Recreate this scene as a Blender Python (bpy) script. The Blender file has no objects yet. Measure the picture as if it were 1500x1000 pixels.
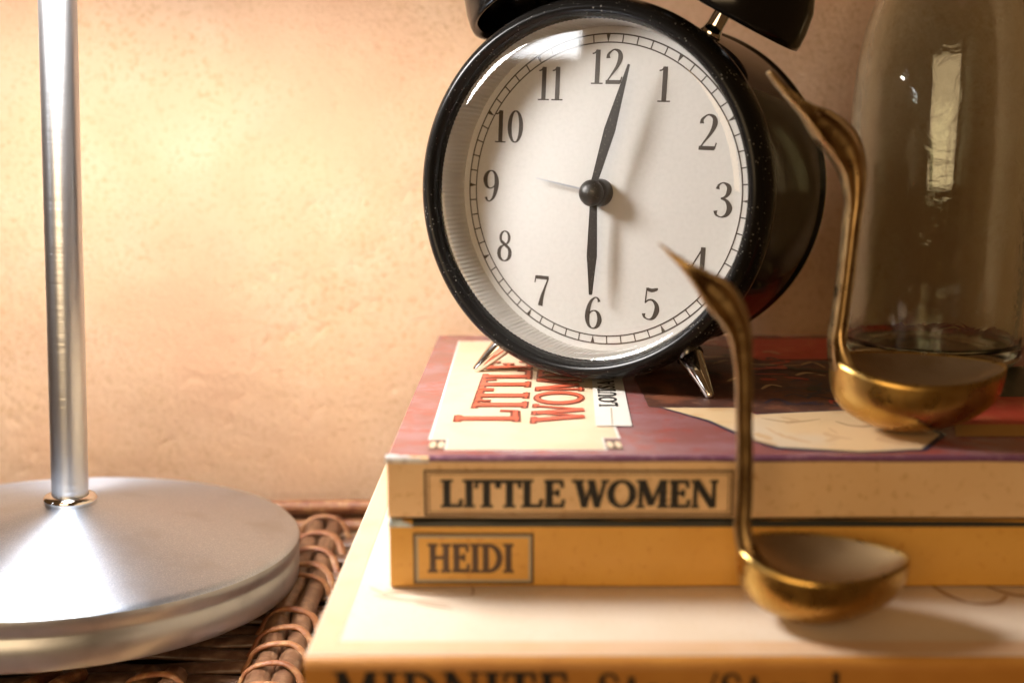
import bpy, math, random
from mathutils import Vector, Matrix, noise

# ------------------------------------------------------------------ camera, light, exposure
# all lengths below are in centimetres, measured from the camera (x right, y away, z up);
# the woven top of the trunk lies ZO below the camera and becomes z = 0
CM, ZO = 0.01, 13.6
SC = bpy.context.scene
COL = SC.collection
PITCH = math.atan(260 / 1500)


def W(x, y, z):
    return Vector((x * CM, y * CM, (z + ZO) * CM))


cam_data = bpy.data.cameras.new('camera')
cam = bpy.data.objects.new('camera', cam_data)
COL.objects.link(cam)
cam.location = W(0, 0, 0)
cam.rotation_euler = (math.pi / 2 - PITCH, 0, 0)
cam_data.sensor_width = 36
cam_data.lens = 36
cam_data.clip_start = 0.01
cam_data.clip_end = 50
cam_data.dof.use_dof = True
cam_data.dof.focus_distance = 0.278
cam_data.dof.aperture_fstop = 7.5
cam_data.dof.aperture_blades = 7
SC.camera = cam

world = bpy.data.worlds.new('World')
SC.world = world
world.use_nodes = True
bg = world.node_tree.nodes['Background']
bg.inputs['Color'].default_value = (1.0, 0.50, 0.19, 1)
bg.inputs['Strength'].default_value = 0.07

win = bpy.data.lights.new('room_light', 'AREA')          # the room's soft light behind the camera
win.shape = 'RECTANGLE'
win.size, win.size_y = 0.42, 0.30
win.energy = 1.55
win.color = (1.0, 0.70, 0.38)
wo = bpy.data.objects.new('room_light', win)
COL.objects.link(wo)
wo.location = (-0.16, -0.36, 0.26)
wo.rotation_euler = (Vector((0.0, 0.28, 0.08)) - wo.location).to_track_quat('-Z', 'Y').to_euler()

far = bpy.data.lights.new('glass_reflection_light', 'AREA')        # added lamp, placed to put a bright reflection in the clock's glass
far.shape = 'RECTANGLE'
far.size, far.size_y = 0.27, 0.10
far.energy = 1.1
far.color = (0.95, 0.97, 1.0)
fo = bpy.data.objects.new('glass_reflection_light', far)
COL.objects.link(fo)
fo.location = (-1.672, -0.731, 0.556)
fo.rotation_euler = (Vector((0.01, 0.28, 0.17)) - fo.location).to_track_quat('-Z', 'Y').to_euler()

BULB = 72.0                                               # radiance of the desk lamp's bulb
SC.view_settings.view_transform = 'Standard'
SC.view_settings.look = 'None'
SC.view_settings.gamma = 1
SC.view_settings.use_curve_mapping = False
SC.view_settings.exposure = 0.25
SC.render.engine = 'CYCLES'
SC.cycles.use_denoising = True
SC.cycles.max_bounces = 14
SC.cycles.transmission_bounces = 10
SC.cycles.transparent_max_bounces = 12
SC.cycles.caustics_reflective = True
SC.cycles.sample_clamp_indirect = 6

random.seed(4)


# ------------------------------------------------------------------ materials
def mat(name, col, rough=0.5, metal=0.0, spec=0.5, bump=None, vary=None, coat=0.0, rough_var=None, aniso=0.0):
    """bump / vary: lists of (scale, detail, strength) noise layers, scale in 1/m"""
    m = bpy.data.materials.new(name)
    m.use_nodes = True
    n, l = m.node_tree.nodes, m.node_tree.links
    b = n['Principled BSDF']
    b.inputs['Base Color'].default_value = (*col, 1)
    b.inputs['Roughness'].default_value = rough
    b.inputs['Metallic'].default_value = metal
    b.inputs['Specular IOR Level'].default_value = spec
    b.inputs['Coat Weight'].default_value = coat
    b.inputs['Anisotropic'].default_value = aniso
    tc = n.new('ShaderNodeTexCoord')
    if vary:
        src = None
        for sc, det, col2, lo, hi in vary:
            t = n.new('ShaderNodeTexNoise')
            t.inputs['Scale'].default_value = sc
            t.inputs['Detail'].default_value = det
            l.new(tc.outputs['Object'], t.inputs['Vector'])
            r = n.new('ShaderNodeMapRange')
            r.inputs['From Min'].default_value = lo
            r.inputs['From Max'].default_value = hi
            l.new(t.outputs['Fac'], r.inputs['Value'])
            mx = n.new('ShaderNodeMix')
            mx.data_type = 'RGBA'
            l.new(r.outputs['Result'], mx.inputs['Factor'])
            if src is None:
                mx.inputs['A'].default_value = (*col, 1)
            else:
                l.new(src, mx.inputs['A'])
            mx.inputs['B'].default_value = (*col2, 1)
            src = mx.outputs['Result']
        l.new(src, b.inputs['Base Color'])
    if bump:
        prev = None
        for sc, det, st, dist in bump:
            t = n.new('ShaderNodeTexNoise')
            t.inputs['Scale'].default_value = sc
            t.inputs['Detail'].default_value = det
            l.new(tc.outputs['Object'], t.inputs['Vector'])
            bp = n.new('ShaderNodeBump')
            bp.inputs['Strength'].default_value = st
            bp.inputs['Distance'].default_value = dist
            l.new(t.outputs['Fac'], bp.inputs['Height'])
            if prev:
                l.new(prev, bp.inputs['Normal'])
            prev = bp.outputs['Normal']
        l.new(prev, b.inputs['Normal'])
    if rough_var:
        sc, det, r0, r1 = rough_var
        t = n.new('ShaderNodeTexNoise')
        t.inputs['Scale'].default_value = sc
        t.inputs['Detail'].default_value = det
        l.new(tc.outputs['Object'], t.inputs['Vector'])
        r = n.new('ShaderNodeMapRange')
        r.inputs['From Min'].default_value = 0.35
        r.inputs['From Max'].default_value = 0.65
        r.inputs['To Min'].default_value = r0
        r.inputs['To Max'].default_value = r1
        l.new(t.outputs['Fac'], r.inputs['Value'])
        l.new(r.outputs['Result'], b.inputs['Roughness'])
    return m


def thin_glass(name, tint, rough=0.035):
    m = bpy.data.materials.new(name)
    m.use_nodes = True
    n, l = m.node_tree.nodes, m.node_tree.links
    n.remove(n['Principled BSDF'])
    tr = n.new('ShaderNodeBsdfTransparent')
    tr.inputs['Color'].default_value = (*tint, 1)
    gl = n.new('ShaderNodeBsdfGlossy')
    gl.inputs['Roughness'].default_value = rough
    # both faces of the pane reflect: Schlick from the facing angle
    lw = n.new('ShaderNodeLayerWeight')
    lw.inputs['Blend'].default_value = 0.5
    pw = n.new('ShaderNodeMath')
    pw.operation = 'POWER'
    pw.inputs[1].default_value = 5
    l.new(lw.outputs['Facing'], pw.inputs[0])
    mx0 = n.new('ShaderNodeMath')
    mx0.operation = 'MULTIPLY_ADD'
    l.new(pw.outputs[0], mx0.inputs[0])
    mx0.inputs[1].default_value = 0.96
    mx0.inputs[2].default_value = 0.043
    mx = n.new('ShaderNodeMixShader')
    l.new(mx0.outputs[0], mx.inputs['Fac'])
    l.new(tr.outputs[0], mx.inputs[1])
    l.new(gl.outputs[0], mx.inputs[2])
    l.new(mx.outputs[0], n['Material Output'].inputs['Surface'])
    return m


M = {}
M['wall'] = mat('ochre_plaster', (0.82, 0.545, 0.345), 0.95, spec=0.08,
                vary=[(45, 5, (0.84, 0.58, 0.385), 0.4, 0.65), (520, 7, (0.64, 0.385, 0.195), 0.52, 0.76), (14, 3, (0.79, 0.49, 0.31), 0.45, 0.7)],
                bump=[(950, 9, 1.0, 0.0013), (2400, 4, 0.8, 0.0006)])
M['steel'] = mat('brushed_steel', (0.47, 0.545, 0.67), 0.40, 1.0, vary=[(2600, 3, (0.62, 0.68, 0.78), 0.46, 0.64), (60, 4, (0.44, 0.49, 0.58), 0.52, 0.75)], bump=[(2600, 3, 0.3, 0.0002)], aniso=0.82)
_n, _l = M['steel'].node_tree.nodes, M['steel'].node_tree.links       # turned on a lathe: grooves run round the axis
_tg = _n.new('ShaderNodeTangent')
_tg.direction_type = 'RADIAL'
_tg.axis = 'Z'
_l.new(_tg.outputs['Tangent'], _n['Principled BSDF'].inputs['Tangent'])
_n['Principled BSDF'].inputs['Anisotropic Rotation'].default_value = 0.25
M['steel_side'] = mat('satin_steel_side', (0.43, 0.45, 0.49), 0.38, 1.0, vary=[(150, 5, (0.35, 0.36, 0.40), 0.5, 0.75)])
M['chrome'] = mat('polished_chrome', (0.78, 0.76, 0.74), 0.09, 1.0)
M['brass'] = mat('aged_brass', (0.36, 0.245, 0.115), 0.33, 1.0, vary=[(160, 5, (0.22, 0.125, 0.05), 0.48, 0.75)],
                 rough_var=(260, 5, 0.24, 0.46), bump=[(900, 4, 0.08, 0.0003)])
M['brass_bowl'] = mat('rubbed_brass_bowl', (0.53, 0.335, 0.10), 0.28, 1.0, vary=[(160, 5, (0.40, 0.22, 0.055), 0.5, 0.75)], rough_var=(260, 5, 0.22, 0.38), bump=[(900, 4, 0.08, 0.0003)])
M['brass_in'] = mat('dull_brass_inside', (0.37, 0.25, 0.13), 0.42, 1.0, vary=[(120, 4, (0.29, 0.185, 0.085), 0.45, 0.7)], bump=[(500, 4, 0.1, 0.0004)])
M['shade_white'] = mat('white_enamel', (0.82, 0.80, 0.76), 0.45)
M['shade_out'] = mat('brown_enamel', (0.12, 0.065, 0.03), 0.4)
M['dial'] = mat('dial_paper', (0.515, 0.51, 0.50), 0.8, spec=0.2, vary=[(900, 3, (0.49, 0.485, 0.475), 0.4, 0.7)])
M['ink'] = mat('dial_ink', (0.035, 0.026, 0.019), 0.6)
M['hand'] = mat('black_hand', (0.018, 0.015, 0.012), 0.42, vary=[(1800, 3, (0.09, 0.075, 0.06), 0.62, 0.72)])
M['silver'] = mat('silver_ring', (0.66, 0.64, 0.61), 0.28, 0.85)
M['body'] = mat('black_gloss_body', (0.005, 0.0042, 0.0036), 0.09, spec=0.20, rough_var=(60, 3, 0.06, 0.13))
M['bell'] = mat('black_bell', (0.005, 0.0045, 0.004), 0.16, spec=0.4)
M['glass_pane'] = thin_glass('clock_glass', (0.985, 0.985, 0.98))
M['cream'] = mat('cream_print', (0.74, 0.565, 0.385), 0.5, vary=[(120, 4, (0.70, 0.52, 0.33), 0.45, 0.7)])
M['red'] = mat('red_print', (0.58, 0.10, 0.045), 0.5)
M['darkred'] = mat('dark_red_outline', (0.20, 0.045, 0.02), 0.5)
M['white_print'] = mat('white_print', (0.72, 0.68, 0.62), 0.5)
M['black_print'] = mat('black_print', (0.012, 0.010, 0.008), 0.5)
M['brown_print'] = mat('brown_print', (0.075, 0.036, 0.014), 0.5)
M['grey_print'] = mat('grey_rule', (0.36, 0.30, 0.20), 0.5)
M['page'] = mat('aged_paper', (0.66, 0.52, 0.33), 0.85, vary=[(2500, 2, (0.5, 0.38, 0.22), 0.45, 0.7)])
M['worn'] = mat('worn_white_card', (0.68, 0.66, 0.66), 0.7, vary=[(700, 4, (0.45, 0.40, 0.42), 0.5, 0.7)])
M['blue_worn'] = mat('pale_blue_worn_card', (0.55, 0.66, 0.72), 0.6, vary=[(600, 4, (0.35, 0.42, 0.46), 0.5, 0.7)])
M['lw_cover'] = mat('dusty_red_cover', (0.27, 0.10, 0.09), 0.27, spec=0.7, vary=[(70, 4, (0.31, 0.15, 0.155), 0.42, 0.62), (200, 5, (0.34, 0.07, 0.05), 0.5, 0.75)],
                    bump=[(500, 3, 0.05, 0.0004)])
M['lw_edge'] = mat('plum_fold', (0.13, 0.045, 0.085), 0.4, vary=[(400, 4, (0.24, 0.12, 0.16), 0.5, 0.75)])
M['lw_spine'] = mat('tan_spine', (0.71, 0.47, 0.245), 0.5, vary=[(60, 4, (0.75, 0.52, 0.29), 0.4, 0.7), (500, 6, (0.50, 0.28, 0.11), 0.56, 0.8)], bump=[(160, 5, 0.25, 0.0006)])
M['he_spine'] = mat('mustard_spine', (0.66, 0.35, 0.065), 0.46, vary=[(50, 4, (0.61, 0.31, 0.05), 0.4, 0.7), (500, 6, (0.50, 0.22, 0.03), 0.58, 0.8)], bump=[(160, 5, 0.25, 0.0006)])
M['he_cover'] = mat('gap_shade_cover', (0.022, 0.024, 0.020), 0.4)  # blue cover painted near black for the shade in the gap above it
M['mid_cover'] = mat('ivory_cover', (0.74, 0.63, 0.505), 0.45, vary=[(60, 4, (0.71, 0.59, 0.45), 0.45, 0.7), (900, 4, (0.66, 0.54, 0.40), 0.55, 0.8)], bump=[(300, 4, 0.06, 0.0005)])
M['mid_border'] = mat('apricot_border', (0.70, 0.48, 0.31), 0.45, vary=[(90, 4, (0.67, 0.44, 0.26), 0.45, 0.7)])
M['mid_spine'] = mat('toffee_spine', (0.48, 0.21, 0.035), 0.5, vary=[(80, 4, (0.42, 0.17, 0.025), 0.4, 0.7)])
M['sketch'] = mat('faint_ink', (0.40, 0.25, 0.13), 0.6)
M['art_dark'] = mat('dark_brown_print', (0.075, 0.030, 0.020), 0.4, vary=[(120, 6, (0.20, 0.07, 0.035), 0.48, 0.66), (420, 5, (0.30, 0.16, 0.09), 0.6, 0.75)])
M['art_red'] = mat('bright_red_print', (0.50, 0.055, 0.03), 0.4, vary=[(160, 5, (0.58, 0.13, 0.06), 0.5, 0.7)])
M['art_green'] = mat('dark_green_print_and_shade', (0.03, 0.035, 0.022), 0.4)  # gown strokes, and the bottle's shade painted on the cover
M['art_yellow'] = mat('ochre_print', (0.48, 0.24, 0.04), 0.4)
M['art_cream'] = mat('skirt_print', (0.70, 0.50, 0.28), 0.42, vary=[(90, 5, (0.60, 0.36, 0.16), 0.5, 0.72), (40, 2, (0.66, 0.52, 0.36), 0.45, 0.6)])
M['art_wash'] = mat('tan_wash_print', (0.60, 0.40, 0.215), 0.42)
M['art_blue'] = mat('blue_black_print', (0.035, 0.035, 0.06), 0.4)
M['reed'] = mat('dark_reed', (0.13, 0.06, 0.03), 0.38, vary=[(300, 5, (0.25, 0.14, 0.08), 0.45, 0.7), (90, 3, (0.09, 0.035, 0.016), 0.5, 0.7)], bump=[(900, 4, 0.2, 0.0004)])
M['slat'] = mat('weathered_reed', (0.11, 0.055, 0.035), 0.34, vary=[(260, 5, (0.22, 0.13, 0.09), 0.45, 0.7)], bump=[(900, 4, 0.2, 0.0004)])
M['binding'] = mat('orange_cane', (0.28, 0.115, 0.045), 0.45, vary=[(350, 5, (0.46, 0.25, 0.11), 0.5, 0.68), (120, 3, (0.19, 0.06, 0.025), 0.45, 0.65)], bump=[(1200, 4, 0.6, 0.0006)])
M['tan_rod'] = mat('tan_cane', (0.60, 0.36, 0.16), 0.4, vary=[(300, 5, (0.48, 0.24, 0.09), 0.5, 0.7)])
M['dark_liner'] = mat('dark_wood_lining', (0.03, 0.016, 0.009), 0.7)  # one even dark tone for the layer below the slats


def specked_black():
    m = mat('dusty_black_rim', (0.007, 0.0065, 0.006), 0.24, spec=0.15)
    n, l = m.node_tree.nodes, m.node_tree.links
    b = n['Principled BSDF']
    tc = n.new('ShaderNodeTexCoord')
    v = n.new('ShaderNodeTexVoronoi')
    v.inputs['Scale'].default_value = 900
    l.new(tc.outputs['Object'], v.inputs['Vector'])
    nz = n.new('ShaderNodeTexNoise')
    nz.inputs['Scale'].default_value = 90
    l.new(tc.outputs['Object'], nz.inputs['Vector'])
    thr = n.new('ShaderNodeMapRange')
    thr.inputs['From Min'].default_value = 0.42
    thr.inputs['From Max'].default_value = 0.7
    thr.inputs['To Min'].default_value = 0.05
    thr.inputs['To Max'].default_value = 0.20
    l.new(nz.outputs['Fac'], thr.inputs['Value'])
    lt = n.new('ShaderNodeMath')
    lt.operation = 'LESS_THAN'
    l.new(v.outputs['Distance'], lt.inputs[0])
    l.new(thr.outputs['Result'], lt.inputs[1])
    mx = n.new('ShaderNodeMix')
    mx.data_type = 'RGBA'
    mx.inputs['A'].default_value = (0.007, 0.0065, 0.006, 1)
    mx.inputs['B'].default_value = (0.16, 0.15, 0.13, 1)
    l.new(lt.outputs[0], mx.inputs['Factor'])
    l.new(mx.outputs['Result'], b.inputs['Base Color'])
    rr = n.new('ShaderNodeMapRange')
    rr.inputs['To Min'].default_value = 0.22
    rr.inputs['To Max'].default_value = 0.8
    l.new(lt.outputs[0], rr.inputs['Value'])
    l.new(rr.outputs['Result'], b.inputs['Roughness'])
    return m


M['rim'] = specked_black()


def pole_mat():
    """turned steel tube: fine slanted tool marks round the pole"""
    m = mat('scratched_steel_tube', (0.60, 0.61, 0.63), 0.33, 1.0)
    n, l = m.node_tree.nodes, m.node_tree.links
    b = n['Principled BSDF']
    tc = n.new('ShaderNodeTexCoord')
    mp = n.new('ShaderNodeMapping')
    mp.inputs['Rotation'].default_value = (0.0, 0.62, 0.0)
    mp.inputs['Scale'].default_value = (90, 90, 650)
    l.new(tc.outputs['Object'], mp.inputs['Vector'])
    t = n.new('ShaderNodeTexNoise')
    t.inputs['Scale'].default_value = 1
    t.inputs['Detail'].default_value = 5
    l.new(mp.outputs['Vector'], t.inputs['Vector'])
    bp = n.new('ShaderNodeBump')
    bp.inputs['Strength'].default_value = 0.38
    bp.inputs['Distance'].default_value = 0.0003
    l.new(t.outputs['Fac'], bp.inputs['Height'])
    l.new(bp.outputs['Normal'], b.inputs['Normal'])
    return m


M['pole'] = pole_mat()

gm = bpy.data.materials.new('green_bottle_glass')
gm.use_nodes = True
_n, _l = gm.node_tree.nodes, gm.node_tree.links
_n.remove(_n['Principled BSDF'])
_g = _n.new('ShaderNodeBsdfGlass')
_g.inputs['Color'].default_value = (0.93, 0.96, 0.935, 1)
_g.inputs['IOR'].default_value = 1.48
_g.inputs['Roughness'].default_value = 0.0
_tc = _n.new('ShaderNodeTexCoord')
_t = _n.new('ShaderNodeTexNoise')
_t.inputs['Scale'].default_value = 85
_t.inputs['Detail'].default_value = 3
_t.inputs['Distortion'].default_value = 1.6
_l.new(_tc.outputs['Object'], _t.inputs['Vector'])
_b = _n.new('ShaderNodeBump')
_b.inputs['Strength'].default_value = 0.12
_b.inputs['Distance'].default_value = 0.0016
_l.new(_t.outputs['Fac'], _b.inputs['Height'])
_l.new(_g.outputs[0], _n['Material Output'].inputs['Surface'])
M['bottle'] = gm
gi_ = gm.copy()                                           # the mould-rippled inner face
gi_.name = 'rippled_bottle_glass'
_n, _l = gi_.node_tree.nodes, gi_.node_tree.links
_l.new([x for x in _n if x.type == 'BUMP'][0].outputs['Normal'], [x for x in _n if x.type == 'BSDF_GLASS'][0].inputs['Normal'])

em = bpy.data.materials.new('lit_bulb')
em.use_nodes = True
_n, _l = em.node_tree.nodes, em.node_tree.links
_n.remove(_n['Principled BSDF'])
_e = _n.new('ShaderNodeEmission')
_e.inputs['Color'].default_value = (1.0, 0.965, 0.94, 1)
_e.inputs['Strength'].default_value = BULB
_l.new(_e.outputs[0], _n['Material Output'].inputs['Surface'])
M['bulb'] = em


# ------------------------------------------------------------------ mesh helpers (centimetres)
ORIGIN = {}


def thing(name, label, cat, loc, rot=(0, 0, 0), group=None):
    o = bpy.data.objects.new(name, None)
    COL.objects.link(o)
    o.empty_display_size = 0.02
    o.location = W(*loc)
    o.rotation_euler = rot
    o['label'] = label
    o['category'] = cat
    if group:
        o['group'] = group
    ORIGIN[o.name] = Vector(loc)
    return o


def obj(name, geo, m, parent=None, smooth=False, at=None, label=None, bevel=0.0, sub=0):
    """geo in the parent's own frame; at: an origin to subtract when geo is given in scene centimetres"""
    vs, fs = geo
    off = Vector(at) if at is not None else Vector((0, 0, 0))
    me = bpy.data.meshes.new(name)
    if parent is None:
        me.from_pydata([W(*v) for v in vs], [], fs)
    else:
        me.from_pydata([(Vector(v) - off) * CM for v in vs], [], fs)
    me.update()
    if smooth:
        for p in me.polygons:
            p.use_smooth = True
    me.materials.append(M[m])
    o = bpy.data.objects.new(name, me)
    COL.objects.link(o)
    if parent is not None:
        o.parent = parent
    if label:
        o['label'] = label
    if bevel:
        md = o.modifiers.new('bevel', 'BEVEL')
        md.width = bevel * CM
        md.segments = 3
        md.limit_method = 'ANGLE'
        md.harden_normals = False
    if sub:
        md = o.modifiers.new('subdivision', 'SUBSURF')
        md.levels = md.render_levels = sub
    return o


def join(*gs):
    V, F = [], []
    for vs, fs in gs:
        k = len(V)
        V += list(vs)
        F += [tuple(i + k for i in f) for f in fs]
    return V, F


def box(x0, x1, y0, y1, z0, z1):
    V = [(x, y, z) for x in (x0, x1) for y in (y0, y1) for z in (z0, z1)]
    F = [(0, 1, 3, 2), (4, 6, 7, 5), (0, 4, 5, 1), (2, 3, 7, 6), (0, 2, 6, 4), (1, 5, 7, 3)]
    return V, F


def lathe(prof, n=96, axis='z', c=(0, 0, 0), closed=False):
    """prof: (radius, height) pairs; axis z or y (height runs along it)"""
    V, F = [], []
    for r, h in prof:
        for i in range(n):
            a = 2 * math.pi * i / n
            if axis == 'z':
                V.append((c[0] + r * math.cos(a), c[1] + r * math.sin(a), c[2] + h))
            else:
                V.append((c[0] + r * math.cos(a), c[1] + h, c[2] + r * math.sin(a)))
    k = len(prof)
    for j in range(k if closed else k - 1):
        for i in range(n):
            q = (j * n + i, j * n + (i + 1) % n, ((j + 1) % k) * n + (i + 1) % n, ((j + 1) % k) * n + i)
            F.append(q if axis == 'z' else q[::-1])
    return V, F


def spline(pts, n=8):
    """Catmull-Rom through tuples of any length"""
    P = [pts[0]] + list(pts) + [pts[-1]]
    out = []
    for i in range(1, len(P) - 2):
        for k in range(n):
            t = k / n
            out.append(tuple(0.5 * (2 * b + (c - a) * t + (2 * a - 5 * b + 4 * c - d) * t * t + (3 * b - a - 3 * c + d) * t ** 3)
                             for a, b, c, d in zip(P[i - 1], P[i], P[i + 1], P[i + 2])))
    out.append(tuple(pts[-1]))
    return out


def tube(pts, r, n=10, flat=1.0, up=(0, 0, 1), caps=True):
    """pts: (x,y,z) or (x,y,z,r); flat squashes the section along the up-ish direction"""
    V, F = [], []
    k = len(pts)
    for i, p in enumerate(pts):
        a = Vector(pts[max(i - 1, 0)][:3])
        b = Vector(pts[min(i + 1, k - 1)][:3])
        t = (b - a).normalized()
        s = t.cross(Vector(up))
        if s.length < 1e-4:
            s = t.cross(Vector((0, 1, 0)))
        s.normalize()
        u = s.cross(t)
        rr = p[3] if len(p) > 3 else r
        for j in range(n):
            q = 2 * math.pi * j / n
            V.append(tuple(Vector(p[:3]) + s * rr * math.cos(q) + u * rr * flat * math.sin(q)))
    for i in range(k - 1):
        for j in range(n):
            F.append((i * n + j, i * n + (j + 1) % n, (i + 1) * n + (j + 1) % n, (i + 1) * n + j))
    if caps:
        F.append(tuple(range(n))[::-1])
        F.append(tuple((k - 1) * n + j for j in range(n)))
    return V, F


# ------------------------------------------------------------------ lettering: strokes with a width, on a unit-high em
T_, t_ = 0.19, 0.085


def P(*pts):
    return ('p', pts)


def S(*pts):
    return ('p', spline(pts, 8))


def E_(cx, cy, rx, ry, thick, thin, a0=0, a1=360, n=40):
    out = []
    for i in range(n + 1):
        a = math.radians(a0 + (a1 - a0) * i / n)
        out.append((cx + rx * math.cos(a), cy + ry * math.sin(a), thin + (thick - thin) * abs(math.cos(a)) ** 1.4))
    return ('p', out)


def bar(x0, y0, x1, y1, w):
    return P((x0, y0, w), (x1, y1, w))


def serif(x, y, w=0.19, h=0.07):
    yy = y + h / 2 if y < 0.5 else y - h / 2
    return bar(x - w, yy, x + w, yy, h)


def caps(T, t):
    h = T / 2
    G = {}
    G['L'] = (0.70, [bar(.20, 0, .20, 1, T), serif(.20, 1), serif(.2, 0), bar(.1, .05, .64, .05, .1), P((.60, 0, t), (.64, .30, t))])
    G['I'] = (0.40, [bar(.20, 0, .20, 1, T), serif(.20, 1), serif(.20, 0)])
    G['T'] = (0.72, [bar(.36, 0, .36, 1, T), serif(.36, 0), bar(.02, .95, .70, .95, .1), P((.06, 1, t), (.04, .70, t)), P((.66, 1, t), (.68, .70, t))])
    G['E'] = (0.70, [bar(.20, 0, .20, 1, T), bar(.05, .95, .60, .95, .1), bar(.05, .05, .62, .05, .1), bar(.2, .53, .46, .53, .08),
                     bar(.46, .40, .46, .66, t), P((.57, 1, t), (.60, .72, t)), P((.60, 0, t), (.64, .30, t))])
    G['W'] = (1.06, [P((.12, 1, T), (.33, 0, T * .9)), P((.33, 0, t), (.53, .86, t)), P((.53, .92, T), (.72, 0, T * .9)), P((.72, 0, t), (.95, 1, t)),
                     serif(.12, 1), serif(.52, 1, .12), serif(.95, 1, .12)])
    G['O'] = (0.86, [E_(.42, .5, .34, .46, T, .085)])
    G['M'] = (1.02, [bar(.16, 0, .16, 1, t * 1.1), P((.20, 1, T), (.50, .08, T)), P((.50, .08, t), (.80, 1, t)), bar(.84, 0, .84, 1, T), serif(.16, 0, .14), serif(.84, 0, .17),
                     serif(.14, 1, .12), serif(.86, 1, .13)])
    G['N'] = (0.86, [bar(.15, 0, .15, 1, t * 1.1), P((.16, 1, T), (.70, .02, T)), bar(.72, 0, .72, 1, t * 1.1), serif(.15, 0, .13), serif(.72, 1, .13), serif(.12, 1, .1)])
    G['H'] = (0.88, [bar(.20, 0, .20, 1, T), bar(.68, 0, .68, 1, T), bar(.2, .52, .68, .52, .085), serif(.2, 0), serif(.2, 1), serif(.68, 0), serif(.68, 1)])
    G['D'] = (0.84, [bar(.20, 0, .20, 1, T), E_(.28, .5, .42, .46, T, .085, -90, 90), bar(.02, .04, .3, .04, .08), bar(.02, .96, .3, .96, .08)])
    G['S'] = (0.62, [S((.50, .74, .1), (.44, .90, .08), (.30, .96, .08), (.14, .88, .12), (.12, .70, .16), (.30, .52, .18), (.48, .34, .17), (.48, .14, .12), (.32, .04, .08), (.14, .08, .09), (.09, .26, .1))])
    G['A'] = (0.84, [P((.12, 0, t), (.40, 1, t)), P((.40, 1, T), (.70, 0, T)), bar(.2, .30, .60, .30, .07), serif(.12, 0, .12), serif(.70, 0, .15)])
    G['C'] = (0.78, [E_(.42, .5, .34, .46, T, .085, 40, 320)])
    G['U'] = (0.86, [bar(.18, .3, .18, 1, T), E_(.43, .32, .25, .30, T, .085, 180, 360), bar(.68, .3, .68, 1, t), serif(.18, 1), serif(.68, 1, .12)])
    G['Y'] = (0.82, [P((.12, 1, T), (.40, .45, T)), P((.40, .45, t), (.70, 1, t)), bar(.4, 0, .4, .5, T), serif(.4, 0), serif(.12, 1, .14), serif(.7, 1, .12)])
    G['t'] = (0.42, [bar(.20, .06, .20, .90, T * .8), bar(.04, .66, .38, .66, .07), S((.20, .1, .12), (.27, .03, .08), (.38, .1, .05))])
    G['o'] = (0.60, [E_(.29, .35, .22, .32, T * .85, .06)])
    G['w'] = (0.84, [P((.08, .68, T * .8), (.24, .02, T * .7)), P((.24, .02, t), (.40, .64, t)), P((.40, .66, T * .8), (.56, .02, T * .7)), P((.56, .02, t), (.74, .68, t)), serif(.08, .68, .1, .05)])
    G['a'] = (0.58, [S((.12, .54, .08), (.26, .66, .07), (.40, .54, .14), (.40, .06, .15)), E_(.25, .21, .14, .17, .12, .05)])
    G['n'] = (0.66, [bar(.16, 0, .16, .68, T * .8), S((.16, .52, .05), (.34, .66, .08), (.48, .50, .14), (.48, 0, .15)), bar(.04, .02, .28, .02, .05), bar(.38, .02, .6, .02, .05)])
    G['d'] = (0.66, [E_(.27, .34, .19, .31, T * .8, .06), bar(.48, 0, .48, 1.02, T * .8), bar(.38, .99, .5, .99, .06)])
    G['/'] = (0.40, [bar(.02, -.05, .36, 1.02, .07)])
    G[' '] = (0.30, [])
    return G


BOLD = caps(T_, t_)

DIGIT = {
    '1': (0.44, [bar(.22, .02, .22, .99, .135), bar(.03, .015, .41, .015, .03), S((.22, .985, .05), (.12, .90, .035), (.04, .88, .03))]),
    '2': (0.58, [S((.09, .74, .12), (.10, .86, .07), (.26, .985, .035), (.43, .92, .10), (.47, .74, .14), (.38, .50, .09), (.20, .24, .045), (.05, .03, .03)),
                 bar(.04, .055, .50, .055, .105), P((.50, .03, .03), (.545, .21, .03))]),
    '3': (0.56, [S((.09, .80, .11), (.12, .92, .05), (.25, .985, .03), (.40, .90, .11), (.42, .75, .13), (.34, .60, .07), (.20, .54, .03)),
                 S((.20, .54, .03), (.37, .48, .08), (.47, .28, .15), (.40, .09, .10), (.25, .015, .03), (.10, .07, .05), (.07, .19, .11))]),
    '4': (0.60, [bar(.40, .99, .02, .28, .035), bar(.02, .285, .57, .285, .035), bar(.40, .02, .40, .99, .13), bar(.26, .015, .54, .015, .03)]),
    '5': (0.56, [S((.14, .93, .09), (.28, .90, .10), (.42, .94, .08), (.46, .985, .03)), bar(.13, .97, .10, .50, .03),
                 S((.10, .51, .03), (.20, .60, .04), (.34, .60, .06), (.46, .46, .12), (.47, .28, .15), (.38, .08, .10), (.24, .015, .03), (.10, .07, .05), (.07, .18, .11))]),
    '6': (0.58, [S((.44, .86, .09), (.40, .95, .05), (.30, .985, .03), (.16, .84, .09), (.08, .56, .14), (.07, .30, .14), (.14, .09, .08), (.28, .015, .03), (.42, .11, .10),
                   (.48, .30, .14), (.42, .50, .09), (.30, .575, .03), (.17, .52, .035), (.10, .40, .04))]),
    '7': (0.56, [bar(.06, .935, .50, .935, .105), P((.05, .985, .03), (.02, .76, .03)), S((.49, .93, .04), (.38, .62, .06), (.29, .32, .11), (.24, .03, .155))]),
    '8': (0.56, [E_(.27, .765, .155, .21, .085, .03), E_(.27, .27, .20, .25, .12, .03), bar(.16, .64, .39, .46, .09)]),
    '0': (0.58, [E_(.28, .5, .20, .48, .135, .03)]),
}
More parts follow.
